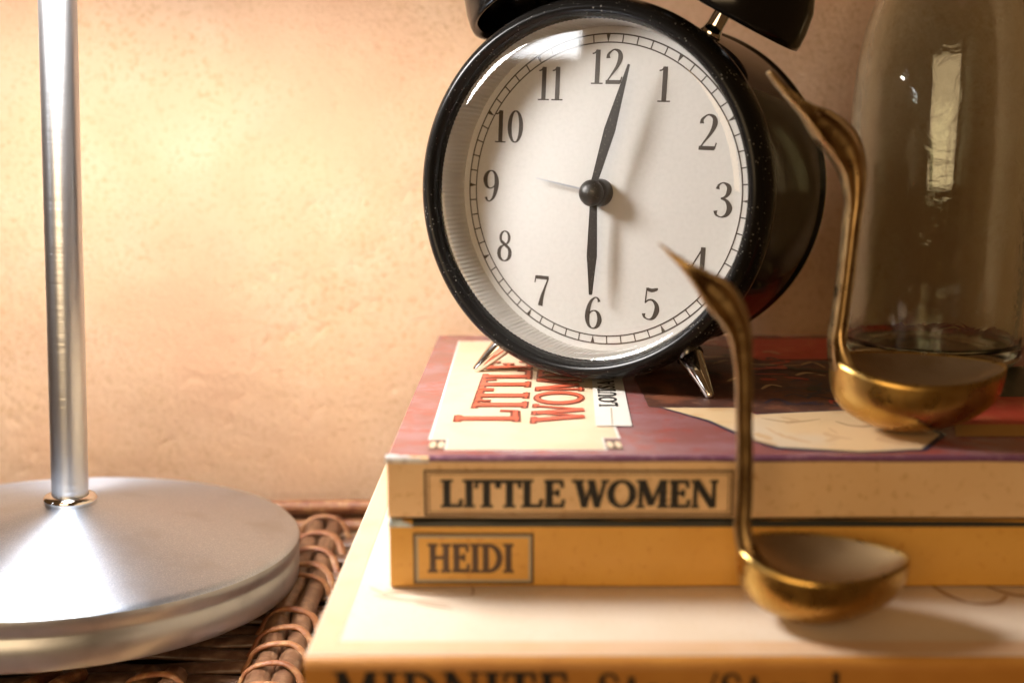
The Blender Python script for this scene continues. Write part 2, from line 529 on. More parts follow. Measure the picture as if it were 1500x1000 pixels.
DIGIT['9'] = (0.58, [('p', [(0.56 - x, 1 - y, w) for x, y, w in DIGIT['6'][1][0][1]])])


def text2d(s, glyphs, gap=0.04):
    """strokes of a line of text: list of 2-D quads strips ((x, y) per side), total advance"""
    x, out = 0.0, []
    for ch in s:
        adv, strokes = glyphs[ch]
        for _, pts in strokes:
            out.append([(px + x, py, w) for px, py, w in pts])
        x += adv + gap
    return out, x - gap


def text_mesh(s, glyphs, origin, u, v, n, width, height, gap=0.04, grow=0.0, step=0.0006):
    """lay the line from origin along u (width) and v (height), lifted along n; every stroke a hair above the last"""
    strokes, adv = text2d(s, glyphs, gap)
    o, u, v, n = Vector(origin), Vector(u), Vector(v), Vector(n)
    sx = width / adv
    V, F = [], []
    for i, st in enumerate(strokes):
        k0 = len(V)
        q = [(a * sx, b * height, w) for a, b, w in st]
        lift = n * (step * i)
        for j, (a, b, w) in enumerate(q):
            # direction in the em (so weight follows the letter, not the stretch)
            a0, a1 = st[max(j - 1, 0)], st[min(j + 1, len(st) - 1)]
            dx, dy = a1[0] - a0[0], a1[1] - a0[1]
            d = math.hypot(dx, dy) or 1
            nx, ny = -dy / d, dx / d
            hw = w / 2 + grow
            for sgn in (1, -1):
                V.append(tuple(o + u * (a + sgn * nx * hw * sx) + v * (b + sgn * ny * hw * height) + lift))
        for j in range(len(st) - 1):
            F.append((k0 + 2 * j, k0 + 2 * j + 1, k0 + 2 * j + 3, k0 + 2 * j + 2))
    # face the way n points
    if F:
        a, b, c = (Vector(V[i]) for i in F[0][:3])
        if (b - a).cross(c - a).dot(n) < 0:
            F = [f[::-1] for f in F]
    return V, F


def sheet(pts, z):
    """flat print on a level cover"""
    V = [(x, y, z) for x, y in pts]
    F = [tuple(range(len(pts)))]
    area = sum(pts[i][0] * pts[(i + 1) % len(pts)][1] - pts[(i + 1) % len(pts)][0] * pts[i][1] for i in range(len(pts)))
    return V, (F if area > 0 else [F[0][::-1]])


def frame_rule(x0, x1, z0, z1, w, y):
    """a printed rule round a title, on an upright spine"""
    return join(*[([(a, y, c), (b, y, c), (b, y, d), (a, y, d)], [(0, 1, 2, 3)]) for a, b, c, d in
                  ((x0, x1, z0, z0 + w), (x0, x1, z1 - w, z1), (x0, x0 + w, z0 + w, z1 - w), (x1 - w, x1, z0 + w, z1 - w))])


# ------------------------------------------------------------------ wall
WY = 40.4


def wall_geo():
    V, F = [], []
    x0, x1, z0, z1, st = -32, 30, -22, 17, 0.135
    nx, nz = int((x1 - x0) / st), int((z1 - z0) / st)
    for j in range(nz + 1):
        for i in range(nx + 1):
            x, z = x0 + i * st, z0 + j * st
            d = noise.fractal((x * .16, z * .16, 3.1), 0.9, 2.1, 3) * .16
            e = noise.fractal((x * 2.6, z * 2.6, 9.2), 0.8, 2.1, 2)
            patch = .65 + .6 * noise.noise((x * .11, z * .11, 5.5))              # trowelled smoother in places
            d += e * .020 * patch - max(0, noise.noise((x * 2.3, z * 2.3, 1.7)) - .34) * .30 * patch
            V.append((x, WY - d, z))
    for j in range(nz):
        for i in range(nx):
            a = j * (nx + 1) + i
            F.append((a, a + 1, a + nx + 2, a + nx + 1))
    return V, F


w_ = obj('wall', wall_geo(), 'wall', None, smooth=True)
w_['kind'] = 'structure'

# ------------------------------------------------------------------ wicker trunk
TOPZ = -12.88                                     # height of the bound ribs' tops
tr = thing('wicker_trunk', 'dark brown wicker trunk top with orange cane bindings under the lamp and books', 'trunk', (0, 28, -ZO))
TO = (0, 28, -ZO)
obj('lining', box(-30, 32, 13, 36.2, -14.6, -14.2), 'dark_liner', tr, at=TO)
slat_geo = {}
for i in range(30):                                # split reeds of the woven top, laid side by side
    y = 14.0 + i * 0.76
    me = None
    x = -30.0
    pts = []
    ph = (i % 2) * math.pi
    for k in range(32):
        xx = -30 + 2 * k
        pts.append((xx, y + random.uniform(-.03, .03), -13.62 + .10 * math.sin(xx * .75 + ph)))
    obj('slat', tube(pts, .34, 8, .38), 'slat', tr, smooth=True, at=TO)


def rib_x(x_far, x_near, y):
    return x_near + (x_far - x_near) * (y - 23.0) / 13.5


def rib(x_far, x_near, ys, y0=14.0, y1=36.6, seed=1):
    rnd = random.Random(seed)
    for sx, sz, r in ((-.33, -.36, .34), (.33, -.36, .33), (0.0, -.66, .32)):
        pts = []
        for k in range(24):
            y = y0 + (y1 - y0) * k / 23
            wob = .05 * math.sin(k * 1.3 + sx * 9 + seed)
            pts.append((rib_x(x_far, x_near, y) + sx + wob, y, TOPZ + sz + .03 * math.sin(k * .9 + seed), r * (1 + .10 * math.sin(k * 2.1 + sx * 5))))
        obj('reed', tube(pts, r, 10), 'reed', tr, smooth=True, at=TO)
    for y in ys:
        c = rib_x(x_far, x_near, y)
        a, b, d = rnd.uniform(-.35, .1), rnd.uniform(-.75, -.25), rnd.uniform(-.06, .06)
        path = spline([(c - 1.0, y + a, TOPZ - .72), (c - .86, y + a * .6, TOPZ - .52), (c - .68, y + a * .3, TOPZ - .18), (c - .30, y + d, TOPZ + .03),
                       (c + .30, y - d, TOPZ + .03), (c + .68, y + b * .25, TOPZ - .18), (c + .86, y + b * .7, TOPZ - .52), (c + 1.0, y + b, TOPZ - .78)], 4)
        obj('binding', tube(path, .14 + rnd.uniform(-.03, .03), 8, .55), 'binding', tr, smooth=True, at=TO)


rib(-6.95, -6.15, [36.2, 34.5, 33.0, 31.6, 30.7, 28.2, 27.0, 26.0, 24.9, 23.8, 22.6, 21.4, 20.1, 18.8], seed=1)
rib(-9.5, -9.1, [24.3, 22.9, 21.5, 20.2], y1=25.0, seed=2)
rib(-18.5, -18.2, [35.4, 34.0, 32.5, 30.2, 28.5, 26.1, 24.6, 23.0], seed=3)
rib(1.6, 1.4, [35.5, 33.8, 32.2, 30.4, 28.5, 26.6, 24.8, 22.8, 20.9, 18.9], seed=4)
rib(10.2, 10.0, [35.5, 33.8, 32.2, 30.4, 28.5, 26.6, 24.8, 22.8, 20.9, 18.9], seed=5)
rib(19.2, 19.0, [35.5, 33.8, 32.2, 30.4, 28.5, 26.6, 24.8, 22.8, 20.9, 18.9], seed=6)
for y, z, m, r in ((37.15, -12.75, 'binding', .26), (37.55, -13.2, 'reed', .34), (36.95, -13.45, 'binding', .26)):
    pts = [(-30 + 2 * k, y + .12 * math.sin(k * .8 + z), z + .10 * math.sin(k * .55 + y)) for k in range(32)]
    obj('border_cane', tube(pts, r, 10), m, tr, smooth=True, at=TO)
for x0, x1, y, z in ((-30, -4.2, 23.15, -13.05), (-30, -4.2, 22.4, -13.15)):
    pts = [(x0 + (x1 - x0) * k / 14, y + .06 * math.sin(k * 1.1), z + .04 * math.sin(k)) for k in range(15)]
    obj('cross_cane', tube(pts, .24, 10), 'tan_rod', tr, smooth=True, at=TO)
for x in (-12.2, -11.55, -14.6):                   # loose cane ends under the lamp's edge
    obj('cane_end', tube(spline([(x, 21.5, -13.1), (x + .05, 23.0, -12.85), (x + .12, 24.1, -12.95), (x + .15, 25.2, -13.3)], 4), .19, 8), 'binding', tr, smooth=True, at=TO)

# ------------------------------------------------------------------ desk lamp
TX, TY = 0.050, 0.058
base_c = Vector((-13.25, 29.3, -10.86))
nrm = Vector((TX, TY, 1)).normalized()
foot = base_c - nrm * 1.47
lamp = thing('desk_lamp', 'brushed steel desk lamp with round base and slim pole, lit beside the clock', 'lamp', foot, (-TY, TX, 0))
bodyp = [(0, 0.02), (6.55, 0.02), (6.70, 0.06), (6.75, 0.16), (6.76, .45), (6.75, .80), (6.70, .86), (6.70, 1.0), (6.735, 1.10), (6.75, 1.25), (6.73, 1.352)]
bs = obj('base', lathe(bodyp, 160), 'steel_side', lamp, smooth=True)
topp = [(6.73, 1.352), (6.66, 1.43), (6.52, 1.475), (6.0, 1.565), (4.6, 1.80), (3.0, 2.04), (1.6, 2.23), (.3, 2.40)]
obj('base_cap', lathe(topp, 160), 'steel', bs, smooth=True)
for b_ in (bs,):
    md = b_.modifiers.new('edge', 'EDGE_SPLIT')
    md.split_angle = math.radians(40)
obj('collar', lathe([(.50, 2.30), (.70, 2.30), (.745, 2.36), (.75, 2.52), (.70, 2.60), (.52, 2.63)], 64), 'chrome', lamp, smooth=True)
RL = lamp.rotation_euler.to_matrix()
head = Vector((-12.9, 25.7, 7.0))                  # middle of the shade's mouth, carried forward of the pole on a bent arm
hl = RL.inverted() @ (head - foot)
obj('pole', tube([(-.026 * .5 * i, 0, 2.3 + .5 * i, .515) for i in range(34)], .515, 40, up=(0, 1, 0)), 'pole', lamp, smooth=True)
arm = spline([(-.43, 0, 18.7), (-.45, .15, 20.5), (-.45, .1, 23.5), (-.4, -.6, 25.6), (hl.x * .8, hl.y * .75, 26.3), (hl.x, hl.y, hl.z + 5.5)], 8)
obj('arm', tube(arm, .42, 16, up=(1, 0, 0)), 'chrome', lamp, smooth=True)
sh = [(5.2, 0), (5.15, .6), (4.9, 2.2), (4.3, 3.8), (3.2, 5.0), (1.2, 5.5), (.2, 5.6)]
so = obj('shade', lathe(sh, 96, c=hl), 'shade_out', lamp, smooth=True)
obj('shade_lining', lathe([(5.2, 0.0), (5.12, .04)] + [(max(r - .08, .1), h - .08) for r, h in sh[1:]], 96, c=hl), 'shade_white', so, smooth=True)
RB = 3.1
obj('bulb', lathe([(.01, -RB)] + [(RB * math.sin(q), -RB * math.cos(q)) for q in [.08 + 2.5 * k / 22 for k in range(23)]] + [(1.6, 3.3), (1.5, 4.6)], 48, c=hl + Vector((0, 0, .2))), 'bulb', lamp, smooth=True)

# ------------------------------------------------------------------ books
LWZ = -6.05
BOT = -8.95


def paperback(name, label, x0, x1, y0, y1, z0, z1, cover, spine, group, bend=.10, ct=.045):
    o = (x0, y0, z0)
    t = thing(name, label, 'book', o, group=group)
    # page block, then two covers and a spine that turns softly into them
    obj('pages', box(x0 + .05, x1 - .05, y0 + .12, y1 - .05, z0 + ct, z1 - ct), 'page', t, at=o)
    n = 6
    sec = []
    for k in range(n + 1):                         # spine section in (y, z): rounded at both folds
        a = math.pi / 2 * k / n
        sec.append((y0 + bend - bend * math.sin(a), z0 + bend - bend * math.cos(a)))
    for k in range(n + 1):
        a = math.pi / 2 * k / n
        sec.append((y0 + bend - bend * math.cos(a), z1 - bend + bend * math.sin(a)))
    V, F = [], []
    nx = 60
    for i in range(nx + 1):
        x = x0 + (x1 - x0) * i / nx
        for y, z in sec:
            mid = 1 - abs((z - (z0 + z1) / 2) / ((z1 - z0) / 2))
            V.append((x, y - .0 * mid + .012 * math.sin(x * 1.3 + z * 2), z))
    m = len(sec)
    for i in range(nx):
        for j in range(m - 1):
            F.append((i * m + j, (i + 1) * m + j, (i + 1) * m + j + 1, i * m + j + 1))
    sp = obj('spine', (V, F), spine, t, smooth=True, at=o)
    obj('front_cover', box(x0, x1, y0 + bend, y1, z1 - ct, z1), cover, t, at=o)
    obj('back_cover', box(x0, x1, y0 + bend, y1, z0, z0 + ct), cover, t, at=o)
    return t, sp, o


# --- the thick bottom book
mid, mid_sp, MO = paperback('book', 'large ivory book with toffee spine at the bottom of the pile', -3.82, 19.5, 17.45, 36.6, TOPZ + .07, BOT,
                            'mid_cover', 'mid_spine', 'stacked books', bend=.22, ct=.10)
fc = [c for c in mid.children if c.name.startswith('front_cover')][0]
bz = BOT + .012
obj('cover_border', join(sheet([(-3.79, 17.72), (19.4, 17.72), (19.4, 18.22), (-3.30, 18.22)], bz), sheet([(-3.79, 17.72), (-3.30, 18.22), (-3.30, 36), (-3.79, 36)], bz)), 'mid_border', fc, at=MO)


def scribble(pts, w, z):
    V, F = [], []
    q = spline(pts, 6)
    for j, (x, y) in enumerate(q):
        a, b = q[max(j - 1, 0)], q[min(j + 1, len(q) - 1)]
        dx, dy = b[0] - a[0], b[1] - a[1]
        d = math.hypot(dx, dy) or 1
        ww = w * (.35 + .65 * math.sin(math.pi * (j + .5) / len(q)))
        V += [(x - dy / d * ww, y + dx / d * ww, z), (x + dy / d * ww, y - dx / d * ww, z)]
        if j:
            F.append((2 * j - 2, 2 * j - 1, 2 * j + 1, 2 * j))
    return V, F


sk = []
for i, p in enumerate(([(-3.05, 20.75), (-2.8, 20.5), (-2.6, 20.4), (-2.3, 20.45)], [(-2.9, 20.35), (-2.4, 20.15), (-1.9, 20.05), (-1.3, 19.85)],
                       [(-2.7, 20.6), (-2.0, 20.4), (-1.2, 20.3), (-.75, 20.35)], [(-.85, 20.75), (-.82, 20.5), (-.86, 20.3)], [(-2.0, 19.95), (-1.6, 19.8), (-1.2, 19.65)])):
    sk.append(scribble(p, .022, bz + .001 * i))
obj('cover_drawing', join(*sk), 'sketch', fc, at=MO)
sk = []
for i, p in enumerate(([(9.05, 20.8), (9.2, 20.3), (9.45, 19.95)], [(9.45, 19.95), (9.75, 19.9), (10.1, 20.0), (10.4, 20.3)], [(10.2, 20.8), (10.5, 20.4), (10.9, 20.3), (11.6, 20.5)])):
    sk.append(scribble(p, .07, bz + .001 * i))
obj('cover_drawing', join(*sk), 'sketch', fc, at=MO)
ys = 17.45 - .030
obj('title_lettering', text_mesh('MIDNITE', BOLD, (-3.30, ys, -9.90), (1, 0, 0), (0, 0, 1), (0, -1, 0), 4.36, .76), 'black_print', mid_sp, at=MO)
obj('author_lettering', text_mesh('Stow/Stand', BOLD, (1.56, ys, -9.92), (1, 0, 0), (0, 0, 1), (0, -1, 0), 4.5, .76), 'black_print', mid_sp, at=MO)

# --- Heidi
HB = BOT + .02
he, he_sp, HO = paperback('book', 'mustard yellow paperback titled HEIDI, middle of the pile', -2.60, 17.6, 20.70, 35.7, HB, -7.44, 'he_cover', 'he_spine', 'stacked books', bend=.10)
ys = 20.70 - .022
obj('title_plate', ([(-2.05, ys + .004, -8.83), (.42, ys + .004, -8.83), (.42, ys + .004, -7.72), (-2.05, ys + .004, -7.72)], [(0, 1, 2, 3)]), 'he_spine', he_sp, at=HO)
obj('title_frame', frame_rule(-2.10, .46, -8.84, -7.70, .045, ys), 'brown_print', he_sp, at=HO)
obj('title_frame', frame_rule(-2.05, .41, -8.79, -7.75, .055, ys - .003), 'grey_print', he_sp, at=HO)
obj('title_lettering', text_mesh('HEIDI', BOLD, (-1.80, ys - .004, -8.57), (1, 0, 0), (0, 0, 1), (0, -1, 0), 1.84, .63, gap=-.015, grow=.018), 'brown_print', he_sp, at=HO)
# scuffed corner: the card shows through
rnd = random.Random(3)


def scuff(x0, x1, yc, zc, r, seed, side=1):
    """a bruised strip of bare card over a cover's fold"""
    V, F = [], []
    n, m = 18, 5
    rr = random.Random(seed)
    for i in range(n + 1):
        f = i / n
        x = x0 + (x1 - x0) * f
        reach = (1 - f) ** .6 * (1 + .25 * rr.uniform(-1, 1)) + .06
        for j in range(m + 1):
            a = math.radians(-12 + 100 * reach * j / m)
            V.append((x, yc - r * math.cos(a), zc + side * r * math.sin(a)))
    for i in range(n):
        for j in range(m):
            q = (i * (m + 1) + j, (i + 1) * (m + 1) + j, (i + 1) * (m + 1) + j + 1, i * (m + 1) + j + 1)
            F.append(q)
    return V, F


obj('scuffed_corner', scuff(-2.615, -2.10, 20.80, -7.54, .122, 5), 'blue_worn', he_sp, smooth=True, at=HO)
obj('cover_fold', scuff(-2.11, 17.6, 20.80, -7.54, .118, 8), 'he_cover', he_sp, smooth=True, at=HO)  # dark strip painting in the shade between the two books

# --- Little Women
LB = -7.40
lw, lw_sp, LO = paperback('book', 'dusty red paperback with tan spine titled LITTLE WOMEN, top of the pile', -2.62, 17.9, 20.72, 36.2, LB, LWZ, 'lw_cover', 'lw_spine', 'stacked books', bend=.10)
lwc = [c for c in lw.children if c.name.startswith('front_cover')][0]
ys = 20.72 - .022
obj('title_frame', frame_rule(-1.85, 4.66, -7.33, -6.32, .045, ys), 'brown_print', lw_sp, at=LO)
obj('title_frame', frame_rule(-1.76, 4.57, -7.245, -6.405, .018, ys), 'brown_print', lw_sp, at=LO)
obj('title_lettering', text_mesh('LITTLE WOMEN', BOLD, (-1.51, ys - .002, -7.135), (1, 0, 0), (0, 0, 1), (0, -1, 0), 5.85, .60, gap=-.02, grow=.015), 'black_print', lw_sp, at=LO)


def fold(x0, x1, yc, zc, r, a0, a1):
    V, F = [], []
    n, m = 50, 6
    for i in range(n + 1):
        x = x0 + (x1 - x0) * i / n
        for j in range(m + 1):
            a = math.radians(a0 + (a1 - a0) * j / m + 3 * math.sin(x * 2.1) * (j == 0))
            V.append((x, yc - r * math.cos(a), zc + r * math.sin(a)))
    for i in range(n):
        for j in range(m):
            F.append((i * (m + 1) + j, (i + 1) * (m + 1) + j, (i + 1) * (m + 1) + j + 1, i * (m + 1) + j + 1))
    return V, F


obj('cover_fold', fold(-1.75, 17.9, 20.82, LWZ - .10, .118, 2, 92), 'lw_edge', lwc, smooth=True, at=LO)
obj('scuffed_corner', scuff(-2.66, -1.72, 20.83, LWZ - .10, .130, 11), 'worn', lwc, smooth=True, at=LO)

# printed cover: title panel, author label, figures, painted shade (flat print, stacked hair-thin)
z = LWZ + .004
obj('title_panel', sheet([(-1.80, 22.15), (-1.42, 22.15), (-1.42, 21.30), (2.00, 21.30), (2.00, 22.25), (2.36, 22.25), (2.36, 34.9), (-1.80, 34.9)], z + .004), 'cream', lwc, at=LO)
obj('panel_edge', sheet([(-1.86, 22.1), (-1.46, 22.1), (-1.46, 21.26), (2.05, 21.26), (2.05, 22.2), (2.43, 22.2), (2.43, 34.96), (-1.86, 34.96)], z), 'white_print', lwc, at=LO)
for cx in (-1.64, 2.23):                           # corner squares with little rosettes
    obj('corner_ornament', sheet([(cx - .17, 21.3), (cx + .17, 21.3), (cx + .17, 22.02), (cx - .17, 22.02)], z + .006), 'brown_print', lwc, at=LO)
    for dx in (-.09, .09):
        obj('corner_rosette', sheet([(cx + dx + .075 * math.cos(k), 21.66 + .27 * math.sin(k)) for k in [i * math.pi / 5 for i in range(10)]], z + .010), 'cream', lwc, at=LO)
up = (0, 0, 1)
# the title runs away from the spine, letter tops towards the book's head
for grow, m, dz in ((.035, 'darkred', .010), (-.012, 'red', .022)):
    obj('title_lettering', text_mesh('L', BOLD, (.16, 23.62, z + dz), (0, 1, 0), (-1, 0, 0), up, 1.25, 1.52, grow=grow), m, lwc, at=LO)
    obj('title_lettering', text_mesh('ITTLE', BOLD, (.36, 25.00, z + dz), (.045, 1, 0), (-1, .0, 0), up, 6.2, 1.36, grow=grow, gap=-.02), m, lwc, at=LO)
    obj('title_lettering', text_mesh('WOMEN', BOLD, (1.72, 23.60, z + dz), (.055, 1, 0), (-1, 0, 0), up, 7.8, 1.26, grow=grow, gap=-.02), m, lwc, at=LO)
obj('author_label', sheet([(1.95, 23.2), (2.80, 23.2), (3.50, 34.3), (2.62, 34.3)], z + .030), 'white_print', lwc, at=LO)
obj('label_rule', sheet([(2.33, 23.25), (2.36, 23.25), (2.50, 25.0), (2.47, 25.0)], z + .034), 'grey_print', lwc, at=LO)
obj('author_lettering', text_mesh('LOUISA MAY ALCOTT', BOLD, (2.66, 25.1, z + .034), (.062, 1, 0), (-1, 0, 0), up, 8.8, .46, gap=.04, grow=.03), 'black_print', lwc, at=LO)
obj('printed_gown_and_shadow', sheet([(3.45, 25.2), (4.2, 24.95), (5.5, 25.0), (6.2, 24.5), (7.4, 24.7), (8.4, 24.9), (9.6, 24.0), (10.8, 25.5), (11.4, 28.5), (10.2, 31.4), (8.4, 31.4), (7.0, 33.8),
                           (4.6, 35.0), (3.6, 32)], z + .006), 'art_dark', lwc, at=LO)  # dark gown print that also paints in the clock's shadow
obj('printed_skirt_outline', sheet([(3.70, 25.14), (4.65, 23.70), (5.08, 22.46), (5.68, 21.30), (7.42, 20.98), (8.88, 21.2), (9.85, 22.5), (9.3, 24.3), (8.2, 24.85), (7.2, 24.7), (5.97, 24.45), (5.6, 25.14)], z + .010), 'art_blue', lwc, at=LO)
obj('printed_skirt', sheet([(3.80, 25.08), (4.72, 23.80), (5.18, 22.58), (5.78, 21.46), (7.42, 21.10), (8.80, 21.3), (9.70, 22.5), (9.2, 24.2), (8.2, 24.76), (7.2, 24.6), (5.97, 24.36), (5.6, 25.06)], z + .014), 'art_cream', lwc, at=LO)
obj('printed_shawl', sheet([(7.3, 31.5), (9.9, 31.6), (10.7, 34.0), (13, 34.5), (13, 35.6), (7.8, 35.4)], z + .010), 'art_red', lwc, at=LO)
obj('printed_rug', sheet([(10.4, 23.4), (17.6, 23.4), (17.6, 26.3), (12.0, 26.3)], z + .012), 'art_red', lwc, at=LO)
obj('printed_floor', sheet([(10.0, 22.35), (17.6, 22.35), (17.6, 23.4), (10.4, 23.4)], z + .012), 'art_yellow', lwc, at=LO)
obj('painted_bottle_shade', sheet([(12.0, 26.3), (17.6, 26.3), (17.6, 30.4), (11.5, 30.4)], z + .012), 'art_green', lwc, at=LO)  # dark sheet painting in the bottle's shadow and reflection on the cover
sk = []
for i in range(26):
    cx, cy = rnd.uniform(6.4, 9.6), rnd.uniform(25.2, 31)
    sk.append(scribble([(cx, cy), (cx + rnd.uniform(.2, .5), cy + rnd.uniform(-.2, .5)), (cx + rnd.uniform(.5, 1), cy + rnd.uniform(-.5, .4))], rnd.uniform(.03, .09), z + .010 + i * .0006))
obj('printed_folds', join(*sk), 'art_blue', lwc, at=LO)
sk = [scribble([(7.7, 23.7), (7.9, 23.3), (8.3, 23.2), (8.7, 23.5)], .05, z + .018), scribble([(6.0, 24.0), (6.6, 23.6), (7.4, 23.9)], .04, z + .019)]
obj('printed_folds', join(*sk), 'sketch', lwc, at=LO)

sk = []
for i in range(16):                                # washes of shade down the printed skirt
    cx, cy = rnd.uniform(4.9, 8.6), rnd.uniform(21.9, 24.2)
    if abs(cx - 7) > 1.9 - abs(cy - 23) * .2:
        continue
    sk.append(scribble([(cx, cy), (cx + rnd.uniform(-.1, .3), cy - .3), (cx + rnd.uniform(-.2, .5), cy - rnd.uniform(.5, .7))], rnd.uniform(.04, .12), z + .0146 + i * .0002))
obj('printed_folds', join(*sk), 'art_wash', lwc, at=LO)
for m, n_, lo, hi in (('art_red', 14, .05, .16), ('art_wash', 12, .04, .12), ('art_green', 14, .06, .2)):
    sk = []
    for i in range(n_):
        cx, cy = rnd.uniform(5.2, 10.2), rnd.uniform(25.4, 33)
        sk.append(scribble([(cx, cy), (cx + rnd.uniform(.1, .5), cy + rnd.uniform(-.4, .6)), (cx + rnd.uniform(.4, 1.2), cy + rnd.uniform(-.7, .7))], rnd.uniform(lo, hi), z + .0265 + i * .0004 + n_ * .0001))
    obj('printed_folds', join(*sk), m, lwc, at=LO)

# ------------------------------------------------------------------ alarm clock
YAW = math.radians(29.3)
RC = Vector((1.80, 27.45, -.80))                    # middle of the rim
CZ = RC.z - LWZ                                    # its height above the book
ROLL = math.radians(2.4)
clk = thing('alarm_clock', 'black twin-bell alarm clock with white dial standing on the top book', 'clock', (RC.x, RC.y, LWZ + .016), (0, 0, -YAW))
c0 = (0, 0, CZ)
bez = [(4.90, 1.15), (4.96, .95), (5.07, .62), (5.07, .30), (5.01, .02), (4.92, -.16), (4.80, -.25), (4.70, -.26), (4.60, -.18), (4.54, -.03), (4.52, .18), (4.52, .40)]
obj('bezel', lathe(spline(bez, 3), 160, 'y', c0), 'rim', clk, smooth=True)
shell = [(4.86, 1.0), (4.90, 1.25), (4.90, 6.05), (4.91, 6.15), (4.97, 6.22), (4.98, 6.45), (4.92, 6.62), (4.75, 6.7), (3.9, 6.75), (.05, 6.78)]
bd = obj('body', lathe(shell, 160, 'y', c0), 'body', clk, smooth=True)
md = bd.modifiers.new('edge', 'EDGE_SPLIT')
md.split_angle = math.radians(50)
# ribbed silver ring between glass and dial
V, F = [], []
N = 420
ring = [(4.515, .22), (4.50, .50), (4.47, .95), (4.44, 1.34)]
for k, (r, y) in enumerate(ring):
    for i in range(N):
        a = 2 * math.pi * i / N
        rr = r - (.022 if i % 2 else 0)
        V.append((rr * math.cos(a), y, CZ + rr * math.sin(a)))
for k in range(len(ring) - 1):
    for i in range(N):
        F.append((k * N + i, (k + 1) * N + i, (k + 1) * N + (i + 1) % N, k * N + (i + 1) % N))
obj('reflector_ring', (V, F), 'silver', clk)
DY = 1.32
dial = obj('dial', lathe([(4.46, DY), (0.001, DY)], 128, 'y', c0), 'dial', clk, smooth=True)


def dpt(r, ang, y=DY):
    """point on the dial: ang clockwise from 12"""
    a = ang + ROLL
    return (r * math.sin(a), y, CZ + r * math.cos(a))


R1, R0 = 4.25, 3.99
pieces = []
yy = DY - .006
for ra, rb in ((R1 - .040, R1), (R0, R0 + .036)):
    n = 180
    V = [dpt(r, 2 * math.pi * i / n, yy) for r in (ra, rb) for i in range(n)]
    pieces.append((V, [(i, (i + 1) % n, n + (i + 1) % n, n + i) for i in range(n)]))
for i in range(60):
    a = 2 * math.pi * i / 60
    if i % 5:
        h = .018
        pieces.append(([dpt(R0, a - h / R0, yy - .001), dpt(R0, a + h / R0, yy - .001), dpt(R1, a + h / R1, yy - .001), dpt(R1, a - h / R1, yy - .001)], [(0, 1, 2, 3)]))
    else:
        h = .065
        pieces.append(([dpt(R0 + .01, a, yy - .001), dpt(R1 - .01, a + h / R1, yy - .001), dpt(R1 - .01, a - h / R1, yy - .001)], [(0, 1, 2)]))
obj('minute_track', join(*pieces), 'ink', dial)
for hnum in range(1, 13):
    a = 2 * math.pi * hnum / 12
    cx, _, cz = dpt(3.37 + .14 * math.sin(a) ** 6, a)
    s = str(hnum)
    hgt = .91
    strokes, adv = text2d(s, DIGIT, .02)
    wid = adv * hgt * 1.02
    u = Vector((math.cos(ROLL), 0, -math.sin(ROLL)))
    v = Vector((math.sin(ROLL), 0, math.cos(ROLL)))
    o = Vector((cx, yy, cz)) - u * wid / 2 - v * hgt / 2
    obj('numeral', text_mesh(s, DIGIT, o, u, v, (0, -1, 0), wid, hgt, gap=.02, step=.0004, grow=.006), 'ink', dial)


def hand(name, ang, outline, y, th, m):
    """outline: (half width, radius) from hub to tip"""
    s, c = math.sin(ang), math.cos(ang)
    pts = [(-w, r) for w, r in outline] + [(w, r) for w, r in outline[::-1]]
    n = len(pts)
    V = []
    for d in (y - th, y):
        for px, pr in pts:
            V.append((px * c + pr * s, d, CZ - px * s + pr * c))
    F = [tuple(range(n)), tuple(range(2 * n - 1, n - 1, -1))] + [(i, n + i, n + (i + 1) % n, (i + 1) % n) for i in range(n)]
    return obj(name, (V, F), m, clk)


hand('minute_hand', math.radians(17.3), [(.10, 0), (.10, .45), (.16, 1.75), (.12, 2.3), (.03, 3.50)], .72, .03, 'hand')
hand('hour_hand', math.radians(181.2), [(.11, 0), (.11, .45), (.15, 1.72), (.10, 2.2), (.045, 2.80)], .90, .03, 'hand')
hand('alarm_hand', math.radians(281.5), [(.03, 0), (.024, 1.0), (.012, 1.95)], 1.12, .02, 'steel_side')
hub = [(.01, .14), (.12, .15), (.24, .20), (.33, .30), (.36, .38), (.34, .46), (.30, .48), (.30, .56), (.35, .58), (.38, .66), (.38, .90), (.38, 1.0)]
obj('hub', lathe([(r, h + .32) for r, h in hub], 48, 'y', c0), 'hand', clk, smooth=True)
gl = []
for k in range(13):
    r = 4.55 * (1 - k / 12)
    gl.append((max(r, .002), -.02 - .12 * (1 - (r / 4.55) ** 2)))
gi = [(r, y + .12) for r, y in gl[::-1]]
obj('glass', lathe(gl[::-1] + [(g[0], g[1] + .12) for g in gl], 128, 'y', c0), 'glass_pane', clk, smooth=True)


def axis_lathe(prof, base, direction, n=48):
    d = Vector(direction).normalized()
    q = d.to_track_quat('Z', 'Y').to_matrix()
    V, F = lathe(prof, n)
    return [tuple(Vector(base) + q @ Vector(p)) for p in V], F


